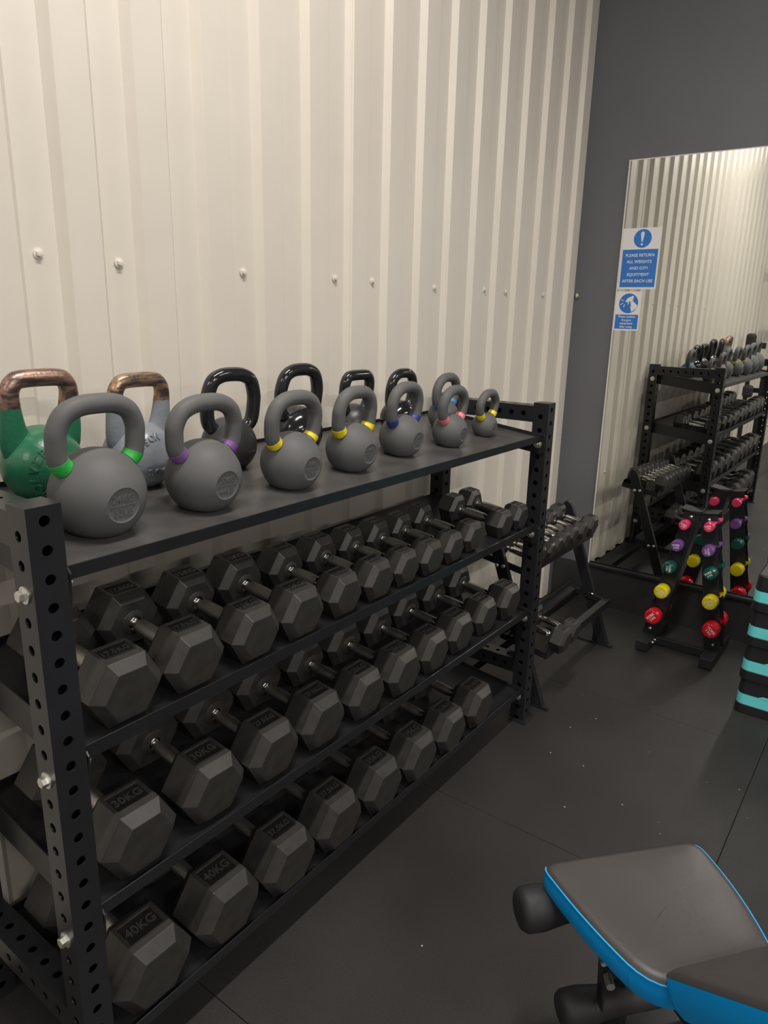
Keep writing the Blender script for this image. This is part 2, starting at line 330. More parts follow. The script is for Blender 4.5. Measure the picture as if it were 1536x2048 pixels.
# ------------------------------------------------------------------ perforated square tube
def perf_tube(L, wd, dp, off_x, off_y, pitch=.05, r=.0095, th=.003, ends=(True, True)):
    """tube along +Z from 0..L, footprint x 0..wd, y 0..dp. off_x: first hole centre on the +-X faces,
    off_y: first hole centre on the +-Y faces (None = no holes)."""
    b = MB(); N = 16
    def face(o, u, v, nrm, W, off):
        o, u, v, nrm = Vector(o), Vector(u), Vector(v), Vector(nrm); zs = []
        if off is not None:
            z = off
            while z + r + .004 < L:
                zs.append(z); z += pitch
        def pt(a, c, d=0): return o + u * a + v * c - nrm * d
        cells = []; prev = 0
        hh = pitch / 2
        for z in zs:
            lo, hi = max(z - hh, prev), min(z + hh, L)
            if lo > prev + 1e-6: b.add([pt(0, prev), pt(W, prev), pt(W, lo), pt(0, lo)], [(0, 1, 2, 3)])
            sq = []
            for k in range(N):
                a = 2 * PI * k / N + PI / N; ca, sa = math.cos(a), math.sin(a)
                hx, hz = W / 2, (hi - z if sa > 0 else z - lo)
                s_ = min(hx / abs(ca) if abs(ca) > 1e-9 else 9, hz / abs(sa) if abs(sa) > 1e-9 else 9)
                sq.append((W / 2 + ca * s_, z + sa * s_))
            # snap nearest to corners
            for cx, cz in ((0, lo), (W, lo), (W, hi), (0, hi)):
                j = min(range(N), key=lambda q: (sq[q][0] - cx) ** 2 + (sq[q][1] - cz) ** 2); sq[j] = (cx, cz)
            ci = [(W / 2 + r * math.cos(2 * PI * k / N + PI / N), z + r * math.sin(2 * PI * k / N + PI / N)) for k in range(N)]
            vs = [pt(*p) for p in sq] + [pt(*p) for p in ci] + [pt(*p, th) for p in ci]
            b.add(vs, [(k, (k + 1) % N, (k + 1) % N + N, k + N) for k in range(N)] + [(k + N, (k + 1) % N + N, (k + 1) % N + 2 * N, k + 2 * N) for k in range(N)])
            prev = hi
        if prev < L - 1e-6: b.add([pt(0, prev), pt(W, prev), pt(W, L), pt(0, L)], [(0, 1, 2, 3)])
    face((0, 0, 0), (1, 0, 0), (0, 0, 1), (0, -1, 0), wd, off_y)
    face((wd, dp, 0), (-1, 0, 0), (0, 0, 1), (0, 1, 0), wd, off_y)
    face((0, dp, 0), (0, -1, 0), (0, 0, 1), (-1, 0, 0), dp, off_x)
    face((wd, 0, 0), (0, 1, 0), (0, 0, 1), (1, 0, 0), dp, off_x)
    if ends[0]: b.add([(0, 0, 0), (0, dp, 0), (wd, dp, 0), (wd, 0, 0)], [(0, 1, 2, 3)])
    if ends[1]: b.add([(0, 0, L), (wd, 0, L), (wd, dp, L), (0, dp, L)], [(0, 1, 2, 3)])
    return b

# ------------------------------------------------------------------ main rack
H = 1.3125; ZB = [1.1625, .8125, .4625, .1125]; AL = math.atan(.05 / .44)
rack = thing('storage_rack', 'large black four-tier steel rack against the ribbed wall', 'rack')
post_me = perf_tube(H - .006, .06, .06, (H - .05 - .006) % .05, (H - .025 - .006) % .05).mesh('post', M_FIN)
for (x, y) in ((0, 0), (1.94, 0), (0, .44), (1.94, .44)):
    p = obj('post', post_me, rack, loc=(x, y, .006))
    b = MB(); b.box(-.018, .078, -.018 if y == 0 else .0, .06 if y == 0 else .074, -.006, 0)
    o = b.build('foot_plate', M_FIN, p, bevel=.001)
    sg = 1 if x > 1 else -1; bx = .06 if sg > 0 else 0
    g = MB(); g.prism([(bx, .0, .18), (bx, .0, 0), (bx + sg * .07, .0, 0), (bx + sg * .07, 0, .012)] if sg > 0 else [(bx, 0, .18), (bx - .07, 0, .012), (bx - .07, 0, 0), (bx, 0, 0)], (0, .024, 0), (0, .030, 0))
    g.build('gusset', M_FIN, p)
bar = perf_tube(.38, .06, .06, .04, .04).mesh('crossbar', M_FIN)
for x in (0, 1.94):
    for z in (1.24, .21):
        # tube along +Y : rotate Z->Y
        o = obj('crossbar', bar, rack); o.rotation_euler = (-PI / 2, 0, 0); o.location = (x, .06, z + .06)
bolt = MB(); bolt.lathe([(0, .0155), (.0025, .0155), (.003, .0115)], 'x', 20); bolt.lathe([(.003, .0105), (.0125, .0103), (.0135, .009)], 'x', 6)
bolt_me = bolt.mesh('bolt', M_ZINC, 40)
nut = MB(); nut.lathe([(0, .0165), (.002, .0165), (.0025, .013)], 'x', 20); nut.lathe([(.0025, .0108), (.012, .0105), (.0125, .007), (.017, .005), (.0175, .003)], 'x', 12)
nut_me = nut.mesh('nut', M_ZINC, 50)
RA = Matrix.Rotation(AL, 4, 'X')
for ti, zb in enumerate(ZB):
    # local shelf frame: origin at front bolt (y=.03), x along rack, y up the slope
    sh = bpy.data.objects.new('shelf', None)
    lip = MB()
    S = .024 if ti == 0 else .022
    x0, x1 = .064, 1.936
    # folded pan: surface, front lip and rear lip
    prof = [(-.012, .010), (-.012, .042 if ti else .0365), (-.009, .042 if ti else .0365), (-.009, S), (.452, S), (.452, .036), (.455, .036), (.455, .010), (.449, .010), (.449, S - .003), (-.006, S - .003), (-.006, .010)]
    lip.prism([(0, y, z) for y, z in prof], (x0, 0, 0), (x1, 0, 0))
    sh = lip.build('shelf', M_FIN, rack, bevel=.0007); sh.location = (0, .03, zb); sh.rotation_euler = (AL, 0, 0)
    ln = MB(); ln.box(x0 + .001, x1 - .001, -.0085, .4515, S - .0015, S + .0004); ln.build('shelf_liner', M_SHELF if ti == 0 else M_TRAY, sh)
    for xp, sx in ((.0615, 1), (1.9345, 1)):
        e = MB()
        pr = [(-.029, -.030), (-.029, .030), (-.021, .038), (.455, .038), (.463, .030), (.463, -.030), (.455, -.036), (-.021, -.036)]
        e.prism([(0, y, z) for y, z in pr], (xp, 0, 0), (xp + .004, 0, 0)); e.build('end_plate', M_FIN, sh, bevel=.0008)
    for yb in (0, .4427):
        for (x, me, sgn) in ((0, bolt_me, -1), (2.0, bolt_me, 1), (.0655, nut_me, 1), (1.9345, nut_me, -1)):
            o = obj('bolt', me, sh, loc=(x, yb, 0)); o.rotation_euler = (random.uniform(0, 1), 0, 0 if sgn > 0 else PI)
def on_shelf(ti, x, y):
    """world matrix for a thing standing on tier ti"""
    S = .024 if ti == 0 else .022
    base = Vector((x, .03, ZB[ti])) + RA @ Vector((0, (y - .03) / math.cos(AL), S + .0007))
    return Matrix.Translation(base) @ RA

# ------------------------------------------------------------------ hex dumbbells
_hd = {}
def head_mesh(F, Lh):
    key = (round(F, 4), round(Lh, 4))
    if key in _hd: return _hd[key]
    s3 = math.sqrt(3); b = MB()
    rings = [(0, .73), (.19, 1), (.81, 1), (1, .74)]
    vs = []
    for t, s in rings:
        R = F / s3 * s
        for k in range(6):
            a = k * PI / 3; vs.append((R * math.cos(a), t * Lh, F / 2 + R * math.sin(a)))
    fs = [(0, 1, 2, 3, 4, 5), tuple(range(18, 24))]
    for i in range(3):
        for k in range(6):
            if i == 1 and k == 1: continue      # top flat, opened for the label recess
            k2 = (k + 1) % 6; fs.append((i * 6 + k, i * 6 + k2, i * 6 + 6 + k2, i * 6 + 6 + k))
    # top flat corners: 7(right,front) 8(left,front) 14(left,back) 13(right,back)
    xr = F / s3 / 2; yf, yb = .19 * Lh, .81 * Lh; z = F; iw, il = .80, .16
    ix, y0, y1 = xr * iw, yf + .27 * (yb - yf), yb - .10 * (yb - yf); d = .0022 + F * .004
    o = len(vs)
    vs += [(ix, y0, z), (-ix, y0, z), (-ix, y1, z), (ix, y1, z), (ix, y0, z - d), (-ix, y0, z - d), (-ix, y1, z - d), (ix, y1, z - d)]
    c = [7, 8, 14, 13]
    for k in range(4):
        k2 = (k + 1) % 4; fs.append((c[k], c[k2], o + k2, o + k)); fs.append((o + k, o + k2, o + 4 + k2, o + 4 + k))
    fs.append((o + 4, o + 5, o + 6, o + 7))
    b.add(vs, fs)
    # boss round the handle on the inner face
    b.lathe([(Lh - .004, F * .23), (Lh + .0015, F * .22), (Lh + .006, F * .15)], 'y', 20, (0, 0, F / 2))
    me = b.mesh('head', M_RUB); me.materials.append(M_RUBM)
    for p in me.polygons:
        if abs(p.center.z - (F - d)) < 1e-4 and p.area > 1e-5: p.material_index = 1
    _hd[key] = me; return me
_hn = {}
def handle_mesh(L, r, chrome):
    key = (round(L, 4), round(r, 4))
    if key in _hn: return _hn[key]
    pr = [(0, r * .95), (.006, r * .95), (.0065, r * .72), (.012, r * .70), (.016, r * .8), (L * .16, r * .84), (L * .2, r * .98)]
    b = MB(); b.lathe(pr, 'y', 20); me = b.mesh('handle_collar', M_CHR, 40)
    g = MB(); n = 10
    g.lathe([(L * .2 + (L * .6) * i / n, r * (1.0 + .10 * math.sin(PI * i / n))) for i in range(n + 1)], 'y', 20)
    g2 = g.mesh('handle', M_CHR if chrome else M_KNURL, 60)
    _hn[key] = (g2, me); return _hn[key]
def hex_dumbbell(mw, F, Lh, Hh, kg, label, group, r=.0165, chrome=False, writing=True):
    t = thing('hex_dumbbell', label, 'dumbbell', group=group); t.matrix_world = mw
    me = head_mesh(F, Lh); s3 = math.sqrt(3); xr = F / s3 / 2; d = .0022 + F * .004
    for i in range(2):
        h = obj('head', me, t, bevel=.0012)
        if i: h.rotation_euler = (0, 0, PI); h.location = (0, 2 * Lh + Hh, 0)
        if writing:
            tx = text_mesh(kg, 1, .0, M_LET, .02)
            w0 = max(v.co.x for v in tx.vertices) - min(v.co.x for v in tx.vertices)
            h0 = max(v.co.y for v in tx.vertices) - min(v.co.y for v in tx.vertices)
            sz = min(2 * xr * .80 * .90 / w0, .58 * Lh * .68 * .62 / h0)
            m2 = text_mesh(kg, sz, d * .30, M_LET, .02)
            o = obj('weight_marking', m2, h, loc=(0, Lh * .549, F - d * .72))
            if i: o.rotation_euler = (0, 0, PI)
    ha = obj('handle', handle_mesh(Hh, r, chrome)[0], t, loc=(0, Lh, F / 2)); c1 = obj('collar', handle_mesh(Hh, r, chrome)[1], ha); c2 = obj('collar', handle_mesh(Hh, r, chrome)[1], ha, loc=(0, Hh, 0), rot=(0, 0, PI))
    return t
ORD = ['first', 'second', 'third', 'fourth', 'fifth', 'sixth', 'seventh', 'eighth', 'ninth', 'tenth', 'eleventh', 'twelfth']
T1 = [(.178, .040, .141, '17.5KG'), (.341, .040, .138, '17.5KG'), (.515, .040, .130, '15KG'), (.669, .038, .130, '15KG'), (.838, .044, .117, '12.5KG'), (.983, .043, .115, '12.5KG'), (1.124, .048, .107, '10KG'), (1.250, .040, .107, '10KG'), (1.386, .045, .101, '7.5KG'), (1.530, .055, .101, '7.5KG'), (1.748, .050, .098, '6KG'), (1.872, .048, .098, '6KG')]
T2 = [(.180, .038, .158, '30KG'), (.380, .045, .156, '30KG'), (.568, .043, .150, '27.5KG'), (.750, .042, .150, '27.5KG'), (.936, .040, .143, '25KG'), (1.112, .032, .145, '25KG'), (1.292, .038, .137, '22.5KG'), (1.468, .045, .136, '22.5KG'), (1.655, .050, .132, '20KG'), (1.838, .047, .133, '20KG')]
T3 = [(.185, .036, .178, '40KG'), (.397, .036, .175, '40KG'), (.600, .030, .170, '37.5KG'), (.802, .030, .168, '37.5KG'), (1.008, .030, .164, '35KG'), (1.206, .026, .162, '35KG'), (1.405, .029, .156, '32.5KG'), (1.610, .031, .156, '32.5KG')]
for ti, T, nm in ((1, T1, 'upper'), (2, T2, 'middle'), (3, T3, 'bottom')):
    for i, (x, y, F_, kg) in enumerate(T):
        n = len(T); num = kg[:-2]
        if i < n - 3: pos = 'nearest the viewer' if i == 0 else ORD[i] + ' from the near end'
        else: pos = 'at the far end' if i == n - 1 else ORD[n - 1 - i] + ' from the far end'
        lab = 'black hex dumbbell marked %s, %s of the %s dumbbell tier' % (num, pos, nm)
        hex_dumbbell(on_shelf(ti, x, y - (.006 if ti < 3 else .010)) @ Matrix.Rotation(random.uniform(-.012, .012), 4, 'Z'), F_, F_ * .76, .130, kg, lab, 'hex dumbbells on the %s tier of the large rack' % nm)

# ------------------------------------------------------------------ kettlebells
def ball_mesh(R, m, med=True, flat=.80):
    """sphere with pole along Y, medallion faces flattened, base cut flat; base at z=0"""
    b = MB(); NR, NS = 40, 56; dm = .925; vs = []; fs = []
    am = math.acos(dm)
    def ring(a): # angle from -Y pole
        return [(R * math.sin(a) * math.cos(2 * PI * k / NS), -R * math.cos(a), R * math.sin(a) * math.sin(2 * PI * k / NS)) for k in range(NS)]
    rs = []
    if med:
        rr_ = R * math.sin(am)
        rs.append([(rr_ * .90 * math.cos(2 * PI * k / NS), -R * dm + R * .018, rr_ * .90 * math.sin(2 * PI * k / NS)) for k in range(NS)])
        rs.append([(rr_ * .965 * math.cos(2 * PI * k / NS), -R * dm + R * .012, rr_ * .965 * math.sin(2 * PI * k / NS)) for k in range(NS)])
        a0 = am
    else: a0 = .03
    rs += [ring(a0 + (PI - .03 - a0) * i / NR) for i in range(NR + 1)]
    for r in rs: vs += r
    for i in range(len(rs) - 1):
        for k in range(NS): fs.append((i * NS + k, i * NS + (k + 1) % NS, (i + 1) * NS + (k + 1) % NS, (i + 1) * NS + k))
    fs += [tuple(range(NS)), tuple(range((len(rs) - 1) * NS, len(rs) * NS))]
    vs = [(x, y, max(z, -flat * R) + flat * R) for x, y, z in vs]
    b.add(vs, fs); return b.mesh('body', m, 40)
def d_handle(R, Hh, hw, t, flat=.80, leg=None, kind='round'):
    zc = flat * R; w_ = hw - t; top = Hh - t
    if kind == 'round':
        a = math.radians(52)
        zs = zc + R * math.cos(a) + .002
        half = [(0, top), (w_ * .45, top - .003), (w_ * .80, top - .017), (w_ * .97, top - (top - zs) * .36), (w_, top - (top - zs) * .56), (w_ * .55 + R * math.sin(a) * .45, zs + .013), (R * .50, zc + R * .48)]
    else:
        half = [(0, top), (w_ * .55, top - .001), (w_ * .80, top - .006), (w_ * .97, top - .024), (w_ * .985, top - .055), (w_ * .93, zc + R * .95), (R * .62, zc + R * .55), (R * .5, zc + R * .2)]
    pts = [(-x, 0, z) for x, z in half[:0:-1]] + [(x, 0, z) for x, z in half]
    path = catmull(pts, 8); return path
def kettlebell(label, mw, R, Hh, hw, t, m, hm=None, band=None, mark=None, kind='round', group='kettlebells on the top shelf', grow=0, med=True):
    k = thing('kettlebell', label, 'kettlebell', group=group); k.matrix_world = mw
    obj('body', ball_mesh(R, m, med), k)
    path = d_handle(R, Hh, hw, t, kind=kind); zc = .8 * R
    rad = []
    for p in path:
        g = max(0, min(1, 1 - (p.z - zc - R * .6) / max(.001, Hh - zc - R * .6)))
        rad.append((t * (1 + grow * .25 * g * g), t * (1 + grow * g ** 2.2)))
    b = MB(); b.tube(path, rad, 24, sq=(0, 1, 0)); b.build('handle', hm or m, k, smooth=60)
    if band:
        for s in (-1, 1):
            pp = [p for p in path if p.x * s > 0]
            pp.sort(key=lambda p: p.z)
            # distance from ball centre decides where the band sits
            pp = [p for p in pp if (p - Vector((0, 0, zc))).length > R * .97 and (p - Vector((0, 0, zc))).length < R * .97 + .022 and p.z < Hh * .72]
            if len(pp) > 1:
                bb = MB(); bb.tube(pp[:max(2, len(pp))], t * 1.06, 24, sq=(0, 1, 0)); bb.build('color_band', BAND[band], k, smooth=60)
    if mark:
        rr_ = R * math.sin(math.acos(.925)); y = -R * .925 + R * .018 - .0003
        for j, tx in enumerate(mark):
            me = text_mesh(tx, rr_ * .60, .0007, m, .015, .95)
            o = obj('weight_marking', me, k, loc=(0, y, zc + (rr_ * .36 if j == 0 else -rr_ * .40))); o.rotation_euler = (PI / 2, 0, 0)
        bb = MB(); bb.box(-rr_ * .80, rr_ * .80, y - .0008, y + .001, zc - .0009, zc + .0009); bb.build('divider_line', m, k)
    return k
def wrap_text(k, R, zc, txt, size, m, arc=None, u0=0, v0=0, name='cast_lettering'):
    """letters laid on the front of the ball; arc=(radius, start_deg, step_deg)"""
    b = MB(); n = len(txt)
    tot = 0
    for i, ch in enumerate(txt):
        me = text_mesh(ch, size, .0, m, .03); 
        if arc: a = math.radians(arc[1] - arc[2] * i); cu, cv, rot = arc[0] * math.cos(a) + u0, arc[0] * math.sin(a) + v0, a - PI / 2
        else: cu, cv, rot = u0 + (i - (n - 1) / 2) * size * .72, v0, 0
        c_, s_ = math.cos(rot), math.sin(rot)
        vs0 = [(v.co.x, v.co.y) for v in me.vertices]; fs0 = [tuple(p.vertices) for p in me.polygons]
        def mp(x, y, h):
            u = cu + c_ * x - s_ * y; v = cv + s_ * x + c_ * y; az, el = u / R, v / R
            return ((R + h) * math.cos(el) * math.sin(az), -(R + h) * math.cos(el) * math.cos(az), zc + (R + h) * math.sin(el))
        hi = [mp(x, y, .0030) for x, y in vs0]; lo = [mp(x, y, -.002) for x, y in vs0]; q = len(hi)
        edges = {}
        for f in fs0:
            for a_, b_ in zip(f, f[1:] + f[:1]): edges[(a_, b_)] = 1
        side = [(a_, b_, b_ + q, a_ + q) for (a_, b_) in edges if (b_, a_) not in edges]
        b.add(hi + lo, fs0 + side)
    b.build(name, m, k)
def KB(x, y, rz=0): return on_shelf(0, x, y) @ Matrix.Rotation(rz, 4, 'Z')
G1, G2 = 'matte kettlebells along the front of the top shelf', 'kettlebells along the back of the top shelf'
kettlebell('charcoal kettlebell with bright green handle bands, marked 24KG', KB(.217, .160), .090, .266, .1005, .0188, M_KB, band='green', mark=('24KG', '53LB'), group=G1)
kettlebell('charcoal kettlebell with purple handle bands, marked 20KG', KB(.466, .152), .083, .249, .0990, .0188, M_KB, band='purple', mark=('20KG', '44LB'), group=G1)
kettlebell('charcoal kettlebell with yellow bands, right beside the purple-banded one', KB(.732, .144), .076, .239, .0930, .0182, M_KB, band='yellow', mark=('16KG', '35LB'), group=G1)
kettlebell('charcoal kettlebell with yellow bands, just left of the dark-blue-banded one', KB(.984, .157), .072, .231, .0860, .018, M_KB, band='yellow', mark=('16KG', '35LB'), group=G1)
kettlebell('charcoal kettlebell with dark blue handle bands in the front row', KB(1.246, .175), .068, .223, .0835, .0173, M_KB, band='blue', mark=('12KG', '26LB'), group=G1)
kettlebell('charcoal kettlebell with pink handle bands', KB(1.493, .153), .059, .200, .080, .0165, M_KB, band='pink', mark=('8KG', '18LB'), group=G1)
kettlebell('smallest charcoal kettlebell, yellow bands, at the far end of the shelf', KB(1.747, .162), .046, .168, .069, .0150, M_KB, band='yellow', mark=('4KG', '9LB'), group=G1)
kg_ = kettlebell('green cast kettlebell with worn bronze handle behind the near post', KB(.238, .395), .083, .268, .082, .0180, M_GREEN, hm=M_GREENH, kind='frame', grow=.9, group=G2, med=False)
wrap_text(kg_, .083, .8 * .083, 'WOLVERSON', .025, M_GREEN, arc=(.064, 224, 18), u0=.006); wrap_text(kg_, .083, .8 * .083, '24KG', .024, M_GREEN, u0=.004, v0=-.024)
kg_ = kettlebell('pale grey cast kettlebell with worn bronze handle', KB(.448, .358), .081, .257, .078, .0165, M_GREY, hm=M_GREYH, kind='frame', grow=.9, group=G2, med=False)
wrap_text(kg_, .081, .8 * .081, 'WOLVERSON', .023, M_GREY, arc=(.062, 232, 18), u0=.004); wrap_text(kg_, .081, .8 * .081, '20KG', .021, M_GREY, u0=.0, v0=-.020)
kg_ = kettlebell('black kettlebell with glossy handle and matte body behind the purple-banded one', KB(.715, .350, -.12), .072, .258, .089, .0180, M_SATIN, hm=M_GLOSS, group=G2, med=False)
wrap_text(kg_, .072, .0576, '16KG', .014, M_SATIN, u0=.02, v0=-.008)
kettlebell('fully glossy black kettlebell behind the first yellow-banded one', KB(.973, .355), .076, .257, .092, .0178, M_GLOSS, group=G2, med=False)
kettlebell('black kettlebell with squarish glossy handle and dull dusty body', KB(1.235, .355), .066, .226, .078, .0165, M_SATIN, hm=M_GLOSS, kind='frame', grow=.2, group=G2, med=False)
kettlebell('small glossy black kettlebell behind the dark-blue-banded one', KB(1.471, .349), .063, .221, .081, .0165, M_GLOSS, group=G2, med=False)
kettlebell('charcoal kettlebell with light blue bands behind the pink-banded one', KB(1.712, .318), .056, .199, .081, .0165, M_KB, band='sky', mark=('10KG', '22LB'), group=G2)

# ------------------------------------------------------------------ small A-frame rack with chrome-handled dumbbells
ar = thing('small_dumbbell_rack', 'small black two-tier A-frame rack between large rack and mirror', 'rack', (0, 0, 0))
def leg_pt(z, off=0): return .004 + .262 * z / .72 + off
AT = math.radians(9)      # tray tilt
def tray(z, yc, nm):
    """two angle-iron rails and end brackets, tilted towards the room; (yc,z) centre of the bracket"""
    tr = MB(); ca, sa = math.cos(AT), math.sin(AT)
    def T(y, zz): return (0, yc + ca * y - sa * zz, z + sa * y + ca * zz)
    for (a, b_) in ((-.112, -.070), (.070, .112)):
        s = 1 if a < 0 else -1
        lo = a if a < 0 else b_
        tr.prism([T(a, 0), T(b_, 0), T(b_, .003), T(a, .003)], (2.110, 0, 0), (2.845, 0, 0))
        tr.prism([T(lo, 0), T(lo + .003 * s, 0), T(lo + .003 * s, .022), T(lo, .022)], (2.110, 0, 0), (2.845, 0, 0))
        tr.prism([T(lo, 0), T(lo + .003 * s, 0), T(lo + .003 * s, -.026), T(lo, -.026)], (2.110, 0, 0), (2.845, 0, 0))
    o = tr.build(nm, M_FIN, ar, bevel=.0006)
    for x in (2.104, 2.845):
        e = MB(); e.prism([T(-.112, -.022), T(.112, -.022), T(.112, .006), T(-.112, .006)], (x, 0, 0), (x + .006, 0, 0)); e.build('end_bracket', M_FIN, o)
    return T
for x in (2.080, 2.851):
    lg = MB(); wv = .056
    lg.prism([(0, leg_pt(.012, -wv / 2 - .005), .012), (0, leg_pt(.012, wv / 2), .012), (0, leg_pt(.70, wv / 2), .70), (0, leg_pt(.715, .006), .722), (0, leg_pt(.715, -.010), .722), (0, leg_pt(.70, -wv / 2), .70)], (x, 0, 0), (x + .024, 0, 0))
    l = lg.build('upright', M_FIN, ar, bevel=.003)
    f = MB(); f.box(x, x + .024, -.045, .40, 0, .012); f.prism([(0, -.03, .01), (0, .06, .075), (0, .06, .01)], (x + .008, 0, 0), (x + .012, 0, 0)); f.build('foot_bar', M_FIN, ar, bevel=.002)
    s_ = MB(); s_.prism([(0, .12, .335), (0, .145, .29), (0, .40, .012), (0, .36, .012), (0, .125, .27)], (x + .004, 0, 0), (x + .020, 0, 0)); s_.build('rear_strut', M_FIN, ar, bevel=.002)
    for (y, z) in ((.207, .597), (.238, .595), (.083, .262), (.114, .259)):
        bb = MB(); bb.lathe([(-.006, .004), (-.004, .008), (-.002, .009), (.026, .009), (.028, .008), (.030, .004)], 'x', 12, (x - .0, y, z)); bb.build('bolt', M_ZINC, ar, smooth=40)
TU = tray(.606, .215, 'upper_tray'); TL = tray(.262, .098, 'lower_tray')
def on_tray(T, x, y, z=.003):
    return Matrix.Translation(Vector((x, 0, 0)) + Vector(T(y, z + .0004))) @ Matrix.Rotation(AT, 4, 'X')
SM = [(2.778, .098, ''), (2.674, .088, ''), (2.580, .084, ''), (2.490, .080, ''), (2.404, .076, ''), (2.324, .072, ''), (2.248, .068, ''), (2.174, .068, ''), (2.102 + .048, .0, '')]
for i, (x, F_, kg) in enumerate(SM):
    if F_ == 0: continue
    n = len(SM) - 1; lab = 'small chrome-handled hex dumbbell on the A-frame rack, ' + ('closest to the mirror' if i == 0 else 'closest to the large rack' if i == n - 1 else ORD[i] + ' from the mirror end')
    hl = .105; Lh = F_ * .68
    hex_dumbbell(on_tray(TU, x, -(hl / 2 + Lh) - random.choice((0, .006, .012)) - .006), F_, Lh, hl, kg, lab, 'chrome dumbbells on the upper A-frame tray', r=.0135, chrome=True, writing=False)
for i, (x, F_) in enumerate(((2.178, .106), (2.292, .098))):
    hl = .115; Lh = F_ * .68
    hex_dumbbell(on_tray(TL, x, -(hl / 2 + Lh) - .030), F_, Lh, hl, ['9KG', '8KG'][i], ['nearer of two hex dumbbells on the low A-frame tray', 'farther of two hex dumbbells on the low A-frame tray'][i], 'dumbbells on the lower A-frame tray', r=.0145, chrome=True)

# ------------------------------------------------------------------ vinyl dumbbell tree
tree = thing('dumbbell_tree', 'black upright stand holding coloured vinyl dumbbells before the mirror', 'rack')
XF, XR = 3.035, 3.115
VL = [(-.280, .670, 'pink', '1', .0245), (-.261, .562, 'purple', '2', .0288), (-.240, .445, 'green', '3', .0315), (-.218, .313, 'yellow', '4', .0355), (-.193, .174, 'red', '5', .040)]
VR = [(-.391, .682, 'pink', '1', .0245), (-.402, .566, 'purple', '2', .0288), (-.426, .458, 'green', '3', .0315), (-.445, .315, 'yellow', '4', .0355), (-.468, .179, 'red', '5', .040)]
def col_c(side, z): # centre y of a column at height z
    return (-.300 + .121 * (.72 - z) / .645) if side > 0 else (-.376 - .099 * (.72 - z) / .645)
for side, VV in ((1, VL), (-1, VR)):
    for xx in (XF, XR):
        # plate with J-notches cut from the outer edge
        out = []; hwid = .038
        zs = [v[1] for v in VV]
        outer = [(col_c(side, .735) + side * hwid, .735)]
        for (yy, z, cn, kg, r) in VV:
            c = col_c(side, z); zn = z - .004
            outer += [(c + side * hwid, zn + .026), (c - side * .004, zn + .020), (c - side * .010, zn + .004), (c - side * .004, zn - .012), (c + side * .012, zn - .014), (c + side * (hwid - .008), zn - .004), (c + side * (hwid - .004), zn + .008), (c + side * (hwid + .002), zn + .004), (c + side * (hwid + .002), zn - .022)]
        outer += [(col_c(side, .055) + side * hwid, .055)]
        inner = [(col_c(side, .055) - side * hwid, .055), (col_c(side, .735) - side * hwid, .735)]
        b = MB(); b.prism([(0, y, z) for y, z in outer + inner], (xx, 0, 0), (xx + .003, 0, 0)); b.build('slotted_plate', M_FIN, tree)
    hwid = .038; b = MB(); y0, y1 = col_c(side, .735) - side * hwid, col_c(side, .055) - side * hwid
    b.prism([(0, y0, .735), (0, y0 + side * .003, .735), (0, y1 + side * .003, .055), (0, y1, .055)], (XF + .003, 0, 0), (XR, 0, 0)); b.build('web', M_FIN, tree)
    yb = col_c(side, .05)
    b = MB(); b.box(2.915, 3.285, yb - .030, yb + .030, .004, .055); b.build('foot', M_STEP, tree, bevel=.004)
    for (x, y, z) in ((XF - .003, yb, .085), (2.99, yb - side * .032, .030), (3.03, yb - side * .032, .030), (XF - .003, col_c(side, .705), .705)):
        bb = MB(); bb.lathe([(-.004, .004), (0, .008), (.004, .008)], 'x', 10, (x, y, z)); bb.build('bolt', M_ZINC, tree, smooth=50)
b = MB(); b.box(3.03, 3.06, col_c(-1, .05) + .03, col_c(1, .05) - .03, .012, .048); b.build('cross_tube', M_FIN, tree, bevel=.003)
b = MB(); yl, ym_, yr = -.245, -.332, -.415
b.prism([(0, yl, .742), (0, ym_, .728), (0, yr, .742), (0, yr, .738), (0, ym_, .724), (0, yl, .738)][::-1], (XF - .006, 0, 0), (XR + .010, 0, 0)); b.build('top_cap', M_FIN, tree, bevel=.0008)
_vh = {}
